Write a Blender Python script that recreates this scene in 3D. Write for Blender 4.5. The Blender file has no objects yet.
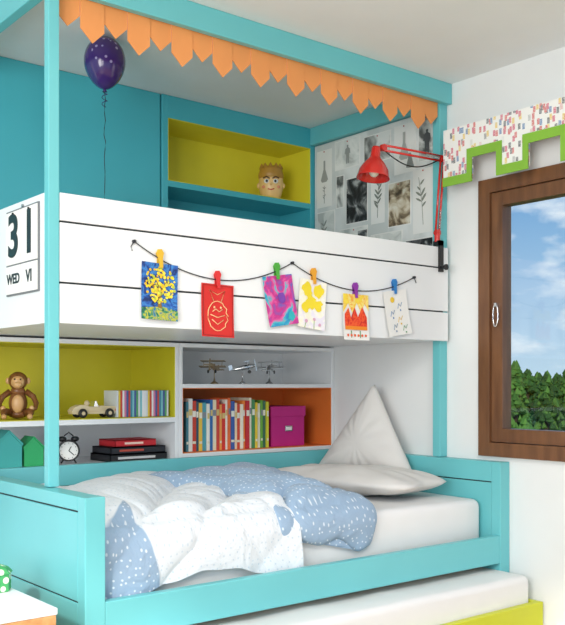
import bpy, bmesh, math, random
from mathutils import Vector, Matrix, noise
random.seed(7)
sc = bpy.context.scene
COL = sc.collection

# ---------------------------------------------------------------- materials
def lin(h):
    h = h.lstrip('#')
    out = []
    for i in (0, 2, 4):
        c = int(h[i:i+2], 16)/255
        out.append(c/12.92 if c <= .04045 else ((c+.055)/1.055)**2.4)
    return (*out, 1)

def base_mat(name):
    m = bpy.data.materials.new(name); m.use_nodes = True
    nt = m.node_tree
    return m, nt, nt.nodes['Principled BSDF']

def mat(name, col, rough=.5, metal=0, var=.04, nscale=6, bump=0, bscale=80, coat=0, sheen=0, emis=None):
    m, nt, b = base_mat(name)
    c = lin(col)
    tc = nt.nodes.new('ShaderNodeTexCoord')
    n = nt.nodes.new('ShaderNodeTexNoise'); n.inputs['Scale'].default_value = nscale
    nt.links.new(tc.outputs['Object'], n.inputs['Vector'])
    r = nt.nodes.new('ShaderNodeValToRGB')
    r.color_ramp.elements[0].position = .3; r.color_ramp.elements[1].position = .7
    r.color_ramp.elements[0].color = (*[max(0, x*(1-var)) for x in c[:3]], 1)
    r.color_ramp.elements[1].color = (*[min(1, x*(1+var)) for x in c[:3]], 1)
    nt.links.new(n.outputs['Fac'], r.inputs['Fac'])
    nt.links.new(r.outputs['Color'], b.inputs['Base Color'])
    b.inputs['Roughness'].default_value = rough
    b.inputs['Metallic'].default_value = metal
    if coat: b.inputs['Coat Weight'].default_value = coat
    if sheen: b.inputs['Sheen Weight'].default_value = sheen
    if bump:
        n2 = nt.nodes.new('ShaderNodeTexNoise'); n2.inputs['Scale'].default_value = bscale
        nt.links.new(tc.outputs['Object'], n2.inputs['Vector'])
        bp = nt.nodes.new('ShaderNodeBump'); bp.inputs['Strength'].default_value = bump
        bp.inputs['Distance'].default_value = .01
        nt.links.new(n2.outputs['Fac'], bp.inputs['Height'])
        nt.links.new(bp.outputs['Normal'], b.inputs['Normal'])
    return m

def wood(name, c1, c2, scale=(2, 30, 30), rough=.4):
    m, nt, b = base_mat(name)
    tc = nt.nodes.new('ShaderNodeTexCoord'); mp = nt.nodes.new('ShaderNodeMapping')
    mp.inputs['Scale'].default_value = scale
    n = nt.nodes.new('ShaderNodeTexNoise'); n.inputs['Scale'].default_value = 2; n.inputs['Detail'].default_value = 5
    r = nt.nodes.new('ShaderNodeValToRGB')
    r.color_ramp.elements[0].position = .3; r.color_ramp.elements[1].position = .7
    r.color_ramp.elements[0].color = lin(c1); r.color_ramp.elements[1].color = lin(c2)
    nt.links.new(tc.outputs['Object'], mp.inputs['Vector']); nt.links.new(mp.outputs['Vector'], n.inputs['Vector'])
    nt.links.new(n.outputs['Fac'], r.inputs['Fac']); nt.links.new(r.outputs['Color'], b.inputs['Base Color'])
    b.inputs['Roughness'].default_value = rough
    return m

def dotted(name, cbase, cdot, scale=22, thr=.2, rough=.9, rnd=.5):
    m, nt, b = base_mat(name)
    tc = nt.nodes.new('ShaderNodeTexCoord')
    v = nt.nodes.new('ShaderNodeTexVoronoi'); v.inputs['Scale'].default_value = scale
    v.inputs['Randomness'].default_value = rnd
    nt.links.new(tc.outputs['Object'], v.inputs['Vector'])
    r = nt.nodes.new('ShaderNodeValToRGB')
    r.color_ramp.elements[0].position = thr; r.color_ramp.elements[0].color = lin(cdot)
    r.color_ramp.elements[1].position = thr+.06; r.color_ramp.elements[1].color = lin(cbase)
    nt.links.new(v.outputs['Distance'], r.inputs['Fac']); nt.links.new(r.outputs['Color'], b.inputs['Base Color'])
    b.inputs['Roughness'].default_value = rough
    return m

def duvet_mat():
    m, nt, b = base_mat('duvet_cotton'); L = nt.links
    tc = nt.nodes.new('ShaderNodeTexCoord')
    v = nt.nodes.new('ShaderNodeTexVoronoi'); v.inputs['Scale'].default_value = 1; v.inputs['Randomness'].default_value = .7
    v.voronoi_dimensions = '2D'
    at0 = nt.nodes.new('ShaderNodeAttribute'); at0.attribute_name = 'cloth_uv'
    L.new(at0.outputs['Vector'], v.inputs['Vector'])
    r = nt.nodes.new('ShaderNodeValToRGB'); r.color_ramp.elements[0].position = .09; r.color_ramp.elements[1].position = .17
    r.color_ramp.elements[0].color = (1, 1, 1, 1); r.color_ramp.elements[1].color = (0, 0, 0, 1)
    L.new(v.outputs['Distance'], r.inputs[0])
    at = nt.nodes.new('ShaderNodeAttribute'); at.attribute_name = 'blue_side'
    r3 = nt.nodes.new('ShaderNodeValToRGB'); r3.color_ramp.elements[0].position = .47; r3.color_ramp.elements[1].position = .53
    L.new(at.outputs['Fac'], r3.inputs[0])
    def mix(a, c):
        x = nt.nodes.new('ShaderNodeMixRGB'); x.inputs[1].default_value = lin(a); x.inputs[2].default_value = lin(c); L.new(r3.outputs[0], x.inputs[0]); return x
    base = mix('#E1E7EC', '#96AFC8'); dot = mix('#C9D6E1', '#D8E3EC')
    x = nt.nodes.new('ShaderNodeMixRGB'); L.new(r.outputs[0], x.inputs[0]); L.new(base.outputs[0], x.inputs[1]); L.new(dot.outputs[0], x.inputs[2])
    L.new(x.outputs[0], b.inputs['Base Color'])
    b.inputs['Roughness'].default_value = .9; b.inputs['Sheen Weight'].default_value = .15
    n2 = nt.nodes.new('ShaderNodeTexNoise'); n2.inputs['Scale'].default_value = 9; n2.inputs['Detail'].default_value = 4; n2.inputs['Distortion'].default_value = .6
    L.new(tc.outputs['Object'], n2.inputs['Vector'])
    bp = nt.nodes.new('ShaderNodeBump'); bp.inputs['Strength'].default_value = .6; bp.inputs['Distance'].default_value = .03
    L.new(n2.outputs['Fac'], bp.inputs['Height']); L.new(bp.outputs['Normal'], b.inputs['Normal'])
    return m

M = {}
M['wall'] = mat('wall_paint', '#E8EAE9', .85, var=.01, bump=.04, bscale=120)
M['ceil'] = mat('ceiling_paint', '#ECEEED', .9, var=.01)
M['floor'] = wood('floor_wood', '#9A7B5A', '#B8976F', (2, 20, 1))
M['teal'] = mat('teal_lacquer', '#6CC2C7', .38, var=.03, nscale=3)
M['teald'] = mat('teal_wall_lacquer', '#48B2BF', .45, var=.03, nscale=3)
M['white'] = mat('white_lacquer', '#ECEEEF', .35, var=.01)
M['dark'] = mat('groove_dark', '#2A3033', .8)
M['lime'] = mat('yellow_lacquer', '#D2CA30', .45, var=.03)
M['lime_lit'] = mat('yellow_lacquer_lit', '#E4DA38', .45, var=.03)  # yellow lacquer again, lightened to stand in for light in the upper niche
M['limef'] = mat('lime_frame', '#C3C823', .45, var=.03)
M['orange'] = mat('orange_felt', '#EC9A58', .7, var=.04)
M['orangei'] = mat('orange_lacquer', '#E57C36', .5, var=.03)
M['brown'] = wood('window_wood', '#63412A', '#7E5536', (14, 14, 2), .35)
M['sheet'] = mat('white_sheet', '#E9E9E8', .9, var=.015, bump=.15, bscale=12)
M['pillow'] = mat('pillow_cotton', '#DEDBD6', .9, var=.02, bump=.2, bscale=15)
M['red'] = mat('red_enamel', '#D2271E', .25, coat=.5)
M['black'] = mat('black_plastic', '#1A1A1C', .4)
M['metal'] = mat('brushed_metal', '#B9BCBE', .3, metal=1)
M['chrome'] = mat('chrome', '#D8DADC', .15, metal=1)
M['monkey'] = wood('monkey_teak', '#6E4426', '#8F5E36', (8, 8, 3), .35)
M['limba'] = wood('monkey_limba', '#C99862', '#DDB37C', (8, 8, 3), .4)
M['toywood'] = wood('toy_wood', '#C8B48C', '#E2D2AE', (3, 20, 20), .5)
M['pink'] = mat('magenta_card', '#C2227F', .5)
M['paper'] = mat('paper', '#EDECE8', .8, var=.01)
M['green'] = mat('green_paint', '#2FA866', .5)
M['tealtoy'] = mat('teal_toy', '#3FA5A0', .5)
M['string'] = mat('string_dark', '#2B2B30', .8)
def cm(col, rough=.55):
    k = 'c_'+col
    if k not in M: M[k] = mat('paint_'+col.strip('#').lower(), col, rough, var=.03)
    return M[k]
def photo_mat(name, seed, stops, scale=9, lo_=.36, hi_=.62):
    m, nt, b = base_mat(name)
    tc = nt.nodes.new('ShaderNodeTexCoord'); mp = nt.nodes.new('ShaderNodeMapping'); mp.inputs['Location'].default_value = (seed, seed*1.7, 0)
    n = nt.nodes.new('ShaderNodeTexNoise'); n.inputs['Scale'].default_value = scale; n.inputs['Detail'].default_value = 4; n.inputs['Distortion'].default_value = 1.2
    nt.links.new(tc.outputs['Object'], mp.inputs[0]); nt.links.new(mp.outputs[0], n.inputs['Vector'])
    r = nt.nodes.new('ShaderNodeValToRGB'); e = r.color_ramp.elements
    e[0].position = lo_; e[0].color = lin(stops[0]); e[1].position = hi_; e[1].color = lin(stops[-1])
    k = len(stops)-1
    for i, c in enumerate(stops[1:-1]):
        q = e.new(lo_+(hi_-lo_)*(i+1)/k); q.color = lin(c)
    nt.links.new(n.outputs['Fac'], r.inputs[0]); nt.links.new(r.outputs[0], b.inputs['Base Color']); b.inputs['Roughness'].default_value = .7
    return m

# ---------------------------------------------------------------- mesh builder
class MB:
    def __init__(s): s.bm = bmesh.new(); s.mats = []
    def mi(s, m):
        if m not in s.mats: s.mats.append(m)
        return s.mats.index(m)
    def add(s, vs, fs, m, smooth=False):
        i = s.mi(m); bv = [s.bm.verts.new(v) for v in vs]
        for f in fs:
            try:
                bf = s.bm.faces.new([bv[k] for k in f]); bf.material_index = i; bf.smooth = smooth
            except ValueError: pass
    def box(s, x0, x1, y0, y1, z0, z1, m, R=None):
        vs = [Vector(p) for p in ((x0,y0,z0),(x1,y0,z0),(x1,y1,z0),(x0,y1,z0),(x0,y0,z1),(x1,y0,z1),(x1,y1,z1),(x0,y1,z1))]
        if R is not None: vs = [R @ v for v in vs]
        s.add(vs, [(0,3,2,1),(4,5,6,7),(0,1,5,4),(1,2,6,5),(2,3,7,6),(3,0,4,7)], m)
    def prism(s, poly, o, ux, uy, d, m):
        o, ux, uy, d = Vector(o), Vector(ux), Vector(uy), Vector(d)
        n = len(poly)
        a = [o+ux*p[0]+uy*p[1] for p in poly]; b = [v+d for v in a]
        s.add(a+b, [tuple(range(n)), tuple(range(2*n-1, n-1, -1))]+[(i, i+n, (i+1) % n+n, (i+1) % n) for i in range(n)], m)
    def lathe(s, prof, c, m, seg=28, axis='Z', R=None, smooth=True):
        vs, fs = [], []
        if R is None:
            R = {'Z': Matrix.Identity(3), 'Y': Matrix.Rotation(math.radians(-90), 3, 'X'), 'X': Matrix.Rotation(math.radians(90), 3, 'Y')}[axis]
        n = len(prof)
        for i in range(seg):
            a = 2*math.pi*i/seg
            for r, z in prof: vs.append(Vector(c)+R @ Vector((r*math.cos(a), r*math.sin(a), z)))
        for i in range(seg):
            j = (i+1) % seg
            for k in range(n-1): fs.append((i*n+k, j*n+k, j*n+k+1, i*n+k+1))
        s.add(vs, fs, m, smooth)
    def cyl(s, c, r, h, m, axis='Z', seg=24, R=None):
        s.lathe([(0.0001, -h/2), (r, -h/2), (r, h/2), (0.0001, h/2)], c, m, seg, axis, R, smooth=False)
    def ell(s, c, rad, m, seg=24, R=None):
        R = R or Matrix.Identity(3)
        vs, fs = [], []; n = seg//2
        for k in range(n+1):
            t = math.pi*k/n
            for i in range(seg):
                a = 2*math.pi*i/seg
                vs.append(Vector(c)+R @ Vector((rad[0]*math.sin(t)*math.cos(a), rad[1]*math.sin(t)*math.sin(a), rad[2]*math.cos(t))))
        for k in range(n):
            for i in range(seg):
                j = (i+1) % seg
                fs.append((k*seg+i, (k+1)*seg+i, (k+1)*seg+j, k*seg+j))
        s.add(vs, fs, m, True)
    def tube(s, pts, r, m, seg=8, closed=False):
        pts = [Vector(p) for p in pts]; n = len(pts); vs, fs = [], []
        up = Vector((0, 0, 1))
        for i, p in enumerate(pts):
            t = (pts[min(i+1, n-1)]-pts[max(i-1, 0)]).normalized() if not closed else (pts[(i+1) % n]-pts[i-1]).normalized()
            u = t.cross(up)
            if u.length < .05: u = t.cross(Vector((1, 0, 0)))
            u.normalize(); w = t.cross(u).normalized()
            rr = r[i] if isinstance(r, (list, tuple)) else r
            for k in range(seg):
                a = 2*math.pi*k/seg; vs.append(p+u*rr*math.cos(a)+w*rr*math.sin(a))
        for i in range(n if closed else n-1):
            for k in range(seg):
                j = (i+1) % n
                fs.append((i*seg+k, i*seg+(k+1) % seg, j*seg+(k+1) % seg, j*seg+k))
        if not closed:
            fs.append(tuple(range(seg))); fs.append(tuple(range(n*seg-1, (n-1)*seg-1, -1)))
        s.add(vs, fs, m, True)
    def done(s, name, bevel=0, seg=2, parent=None):
        bm = s.bm
        bmesh.ops.recalc_face_normals(bm, faces=bm.faces)
        xs = [v.co for v in bm.verts]
        c = Vector(((min(v.x for v in xs)+max(v.x for v in xs))/2, (min(v.y for v in xs)+max(v.y for v in xs))/2, min(v.z for v in xs)))
        bmesh.ops.translate(bm, verts=bm.verts, vec=-c)
        me = bpy.data.meshes.new(name); bm.to_mesh(me); bm.free()
        for m in s.mats: me.materials.append(m)
        ob = bpy.data.objects.new(name, me); ob.location = c; COL.objects.link(ob)
        if bevel:
            b = ob.modifiers.new('bevel', 'BEVEL'); b.width = bevel; b.segments = seg; b.limit_method = 'ANGLE'
        if parent: setp(ob, parent)
        return ob

def setp(ob, parent):
    ob.parent = parent; ob.matrix_parent_inverse = Matrix.Translation(parent.location).inverted()
def empty(name, loc):
    e = bpy.data.objects.new(name, None); e.location = loc; e.empty_display_size = .1; COL.objects.link(e); return e
def box(name, *a, m, bevel=0, seg=2, parent=None):
    b = MB(); b.box(*a, m); return b.done(name, bevel, seg, parent)

XR, H = 3.40, 2.56
# ---------------------------------------------------------------- room
box('floor', -1.6, 3.6, -1.2, 4.4, -.1, 0, m=M['floor'])
box('ceiling', -1.6, 3.6, -1.2, 4.4, H, H+.1, m=M['ceil'])
box('wall_back', -1.6, 3.6, 4.2, 4.4, 0, H, m=M['wall'])
WY0, WY1, WZ0, WZ1 = 1.32, 2.715, .77, 2.055
b = MB()
b.box(XR, XR+.2, -1.2, WY0, 0, H, M['wall']); b.box(XR, XR+.2, WY1, 4.2, 0, H, M['wall'])
b.box(XR, XR+.2, WY0, WY1, 0, WZ0, M['wall']); b.box(XR, XR+.2, WY0, WY1, WZ1, H, M['wall'])
b.done('wall_right')
box('baseboard_right', XR-.015, XR, -1.2, 2.30, 0, .06, m=M['white'], bevel=.003)

# window
b = MB()
def frame(b, x0, x1, y0, y1, z0, z1, w, m):
    b.box(x0, x1, y0, y0+w, z0, z1, m); b.box(x0, x1, y1-w, y1, z0, z1, m)
    b.box(x0, x1, y0+w, y1-w, z0, z0+w, m); b.box(x0, x1, y0+w, y1-w, z1-w, z1, m)
frame(b, 3.380, 3.50, WY0, WY1, WZ0, WZ1, .064, M['brown'])
ym = (WY0+WY1)/2
for y0, y1 in ((WY0+.067, ym-.002), (ym+.002, WY1-.067)):
    frame(b, 3.393, 3.46, y0, y1, WZ0+.067, WZ1-.067, .062, M['brown'])
g, nt, bs = base_mat('window_glass')
nt.nodes.remove(bs)
tr = nt.nodes.new('ShaderNodeBsdfTransparent'); gl = nt.nodes.new('ShaderNodeBsdfGlossy'); mx = nt.nodes.new('ShaderNodeMixShader')
gl.inputs['Roughness'].default_value = .02; mx.inputs[0].default_value = .03; tr.inputs[0].default_value = (.97, .99, .99, 1)
nt.links.new(tr.outputs[0], mx.inputs[1]); nt.links.new(gl.outputs[0], mx.inputs[2])
nt.links.new(mx.outputs[0], nt.nodes['Material Output'].inputs[0])
b.box(3.42, 3.426, WY0+.12, ym-.055, WZ0+.12, WZ1-.12, g); b.box(3.42, 3.426, ym+.055, WY1-.12, WZ0+.12, WZ1-.12, g)
hy, hz = 2.612, 1.42
b.tube([(3.376, hy+.014*math.cos(a*math.pi/8), hz+.052*math.sin(a*math.pi/8)) for a in range(16)], .0035, M['chrome'], 8, True)
b.box(3.373, 3.393, hy-.007, hy+.007, hz+.04, hz+.058, M['chrome'])
b.done('window_1', .003)

# stepped valance
fab, nt, bs = base_mat('valance_print')
tc = nt.nodes.new('ShaderNodeTexCoord'); v = nt.nodes.new('ShaderNodeTexVoronoi'); v.inputs['Scale'].default_value = 30
v.distance = 'CHEBYCHEV'; v.inputs['Randomness'].default_value = .75
mp = nt.nodes.new('ShaderNodeMapping'); mp.inputs['Scale'].default_value = (.02, 1.9, .95)
nt.links.new(tc.outputs['Object'], mp.inputs['Vector']); nt.links.new(mp.outputs['Vector'], v.inputs['Vector'])
sep = nt.nodes.new('ShaderNodeSeparateColor'); nt.links.new(v.outputs['Color'], sep.inputs[0])
rp = nt.nodes.new('ShaderNodeValToRGB'); rp.color_ramp.interpolation = 'CONSTANT'
cols = ['#D0406A', '#4F7FB4', '#3E444F', '#E9C85A', '#555A66', '#6DB050', '#F2F2EE', '#E98A5A', '#8FA4B4', '#D24A4A']
e = rp.color_ramp.elements
e[0].color = lin(cols[0]); e[1].position = .16; e[1].color = lin(cols[1])
for i, c in enumerate(cols[2:]):
    q = e.new(.25+.075*i); q.color = lin(c)
nt.links.new(sep.outputs[0], rp.inputs[0])
r2 = nt.nodes.new('ShaderNodeValToRGB'); r2.color_ramp.elements[0].position = .36; r2.color_ramp.elements[1].position = .39
nt.links.new(v.outputs['Distance'], r2.inputs[0])
wv = nt.nodes.new('ShaderNodeTexWave'); wv.inputs['Scale'].default_value = 60; wv.bands_direction = 'Z'; wv.inputs['Distortion'].default_value = 3
nt.links.new(tc.outputs['Object'], wv.inputs['Vector'])
ws = nt.nodes.new('ShaderNodeMath'); ws.operation = 'GREATER_THAN'; ws.inputs[1].default_value = .78; nt.links.new(wv.outputs['Fac'], ws.inputs[0])
mxx = nt.nodes.new('ShaderNodeMath'); mxx.operation = 'MAXIMUM'; nt.links.new(ws.outputs[0], mxx.inputs[0]); nt.links.new(r2.outputs[0], mxx.inputs[1])
mc = nt.nodes.new('ShaderNodeMixRGB'); mc.inputs[2].default_value = lin('#F2F2EE')
nt.links.new(mxx.outputs[0], mc.inputs[0]); nt.links.new(rp.outputs[0], mc.inputs[1]); nt.links.new(mc.outputs[0], bs.inputs['Base Color'])
bs.inputs['Roughness'].default_value = .9
vb = MB()
ys = [2.84, 2.667, 2.53, 2.36, 2.20, 2.04, 1.88, 1.72, 1.55, 1.38, 1.22]
lo = [2.045, 2.155]
pts = [(ys[0], 2.30)]
for i in range(len(ys)-1): pts += [(ys[i], lo[i % 2]), (ys[i+1], lo[i % 2])]
pts += [(ys[-1], 2.30)]
vb.prism(pts, (3.28, 0, 0), (0, 1, 0), (0, 0, 1), (.006, 0, 0), fab)
tw = .042
gm = mat('valance_green', '#84B83C', .8)
for i in range(len(ys)-1):
    z = lo[i % 2]; a, c = ys[i], ys[i+1]
    vb.box(3.274, 3.279, c, a, z-.012, z+tw-.012, gm)
    if i % 2 == 0:
        vb.box(3.2735, 3.2785, c, c+tw*.7, z, lo[1]+tw-.012, gm)
        if i > 0: vb.box(3.2735, 3.2785, a-tw*.7, a, z, lo[1]+tw-.012, gm)
vb.box(3.286, 3.40, 1.22, 2.84, 2.27, 2.295, M['white'])
vb.box(3.286, 3.40, 2.834, 2.84, 2.08, 2.27, fab)
vb.done('window_valance')

# ---------------------------------------------------------------- built in storage
up = MB()
T, TL, W = M['teald'], M['lime_lit'], M['white']
YB = 4.198
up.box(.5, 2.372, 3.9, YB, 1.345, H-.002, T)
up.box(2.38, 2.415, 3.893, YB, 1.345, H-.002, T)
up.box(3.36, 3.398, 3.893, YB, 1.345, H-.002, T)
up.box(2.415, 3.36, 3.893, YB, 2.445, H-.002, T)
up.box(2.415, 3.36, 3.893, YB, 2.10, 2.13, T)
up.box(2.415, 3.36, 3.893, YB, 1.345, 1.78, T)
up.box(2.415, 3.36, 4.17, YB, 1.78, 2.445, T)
t = .004
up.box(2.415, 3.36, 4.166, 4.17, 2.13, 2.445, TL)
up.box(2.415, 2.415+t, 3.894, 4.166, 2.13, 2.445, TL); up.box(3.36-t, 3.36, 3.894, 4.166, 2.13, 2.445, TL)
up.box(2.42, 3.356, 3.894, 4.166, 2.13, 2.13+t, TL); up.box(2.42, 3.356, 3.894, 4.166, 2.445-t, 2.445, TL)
up.done('overhead_cabinet', .0015, 1)

Y0 = 3.735
lw = MB()
def unit(b, x0, x1, zs, fr=.02):
    b.box(x0, x0+fr, Y0, YB, 0.001, 1.305, W); b.box(x1-fr, x1, Y0, YB, 0.001, 1.305, W)
    for z in zs: b.box(x0+fr, x1-fr, Y0, YB, z[0], z[1], W)
    b.box(x0+fr, x1-fr, 4.17, YB, 0.001, 1.305, W)
unit(lw, 1.0, 2.378, [(1.285, 1.305), (.92, .944), (.715, .74), (.03, .06)])
unit(lw, 2.380, 3.398, [(1.285, 1.305), (1.085, 1.105), (.74, .765), (.03, .06)])
def lining(b, x0, x1, z0, z1, m):
    b.box(x0, x1, 4.166, 4.17, z0, z1, m)
    b.box(x0, x0+t, Y0+.001, 4.166, z0, z1, m); b.box(x1-t, x1, Y0+.001, 4.166, z0, z1, m)
    b.box(x0+t, x1-t, Y0+.001, 4.166, z0, z0+t, m); b.box(x0+t, x1-t, Y0+.001, 4.166, z1-t, z1, m)
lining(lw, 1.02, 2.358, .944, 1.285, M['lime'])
lining(lw, 2.40, 3.378, .765, 1.085, M['orangei'])
lw.done('bookshelf', .0015, 1)

# ---------------------------------------------------------------- bunk bed
bed = empty('bunk_bed', (2.36, 3.1, 0))
TE = M['teal']
b = MB()
b.box(1.315, 1.355, 2.885, 2.92, .752, H-.001, TE)
b.box(3.345, 3.398, 2.918, 2.965, .752, H-.001, TE)
b.box(1.356, 3.398, 2.887, 2.917, 2.46, H-.001, TE)
b.box(3.355, 3.398, 2.966, 3.892, 2.46, H-.001, TE)
b.box(1.315, 1.355, 2.925, 3.892, 2.46, H-.001, TE)
b.done('posts_and_canopy', .003, 2, bed)
b = MB()
for z0, z1 in ((1.665, 1.76), (1.455, 1.658), (1.312, 1.448)):
    b.box(1.357, 3.366, 2.885, 2.915, z0, z1, W)
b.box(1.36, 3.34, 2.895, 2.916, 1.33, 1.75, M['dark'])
b.done('guard_rail_front', .002, 2, bed)
b = MB()
b.box(1.316, 1.352, 2.921, 3.89, 1.312, 1.76, W)
b.done('guard_rail_side', .002, 2, bed)
box('bunk_platform', 1.353, 3.397, 2.918, 3.892, 1.314, 1.338, m=W, parent=bed)
b = MB()
for z0, z1 in ((.705, .75), (.42, .70), (.05, .415)):
    b.box(1.284, 1.35, 2.603, 3.70, z0, z1, TE)
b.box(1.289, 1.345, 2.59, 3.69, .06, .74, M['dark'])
b.box(1.282, 1.352, 2.549, 2.60, .0, .7505, TE)
b.done('footboard', .003, 2, bed)
b = MB()
for z0, z1 in ((.66, .75), (.36, .655), (.05, .355)):
    b.box(3.334, 3.398, 2.603, 3.70, z0, z1, TE)
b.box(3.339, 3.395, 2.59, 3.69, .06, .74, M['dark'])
b.box(3.33, 3.398, 2.549, 2.60, 0, .7505, TE)
b.done('headboard', .003, 2, bed)
b = MB()
b.box(1.352, 3.33, 2.55, 2.585, .295, .42, TE)
b.box(1.352, 3.33, 3.66, 3.70, .66, .75, TE); b.box(1.352, 3.33, 3.66, 3.70, .30, .655, TE)
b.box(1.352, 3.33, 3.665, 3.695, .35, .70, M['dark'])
b.box(1.352, 3.33, 2.586, 3.658, .30, .33, M['toywood'])
b.done('bed_rails', .004, 2, bed)

def softbox(name, x0, x1, y0, y1, z0, z1, m, r=.035, amp=.006):
    bm = bmesh.new()
    bmesh.ops.create_cube(bm, size=1)
    for v in bm.verts: v.co = Vector((v.co.x*(x1-x0), v.co.y*(y1-y0), v.co.z*(z1-z0)))
    bmesh.ops.bevel(bm, geom=bm.edges[:], offset=r, segments=4, profile=.5, affect='EDGES')
    bmesh.ops.subdivide_edges(bm, edges=[e for e in bm.edges if e.calc_length() > .2], cuts=14, use_grid_fill=True)
    for v in bm.verts:
        n = noise.noise(v.co*5)*amp
        v.co.z += n if v.co.z > 0 else 0
    for f in bm.faces: f.smooth = True
    me = bpy.data.meshes.new(name); bm.to_mesh(me); bm.free(); me.materials.append(m)
    ob = bpy.data.objects.new(name, me); ob.location = ((x0+x1)/2, (y0+y1)/2, (z0+z1)/2); COL.objects.link(ob)
    return ob
softbox('mattress', 1.36, 3.322, 2.645, 3.655, .333, .58, M['sheet'])
softbox('mattress', 1.38, 3.33, 2.93, 3.88, 1.34, 1.50, M['sheet'])
b = MB()
b.box(1.40, 3.385, 2.36, 2.395, .03, .15, M['limef']); b.box(1.40, 3.385, 3.40, 3.43, .03, .15, M['limef'])
b.box(1.40, 1.43, 2.395, 3.40, .03, .15, M['limef']); b.box(3.355, 3.385, 2.395, 3.40, .03, .15, M['limef'])
b.box(1.43, 3.355, 2.395, 3.40, .05, .09, M['toywood'])
for x in (1.5, 3.25):
    for y in (2.43, 3.36): b.cyl((x, y, .026), .025, .03, M['black'], 'X')
b.done('trundle_bed', .004)
softbox('mattress', 1.435, 3.352, 2.40, 3.396, .092, .265, M['sheet'], .03)

# ---------------------------------------------------------------- duvet
def path(s, yb=3.63, yf=2.637, zt=.588, r=.045):
    L1 = yb-(yf+r)
    if s < L1: return Vector((0, yb-s, zt)), Vector((0, 0, 1))
    La = r*math.pi/2
    if s < L1+La:
        a = (s-L1)/r
        return Vector((0, yf+r-r*math.sin(a), zt-r+r*math.cos(a))), Vector((0, -math.sin(a), math.cos(a)))
    return Vector((0, yf, zt-r-(s-L1-La))), Vector((0, -1, 0))
def sm(a, b_, x):
    t_ = max(0, min(1, (x-a)/(b_-a))); return t_*t_*(3-2*t_)
def crease(x, y, seed, ang, kx, ky, g=2.6, p=.75):
    c, s = math.cos(ang), math.sin(ang)
    wx = x+.10*noise.noise(Vector((x*3, y*3, seed+7))); wy = y+.10*noise.noise(Vector((x*3, y*3, seed+17)))
    u, v_ = wx*c+wy*s, -wx*s+wy*c
    q = g*abs(noise.noise(Vector((u*kx, v_*ky, seed))))
    q = math.sqrt(q*q+.008)-.06
    return (1-math.exp(-1.6*q))**p if q > 0 else 0
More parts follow.
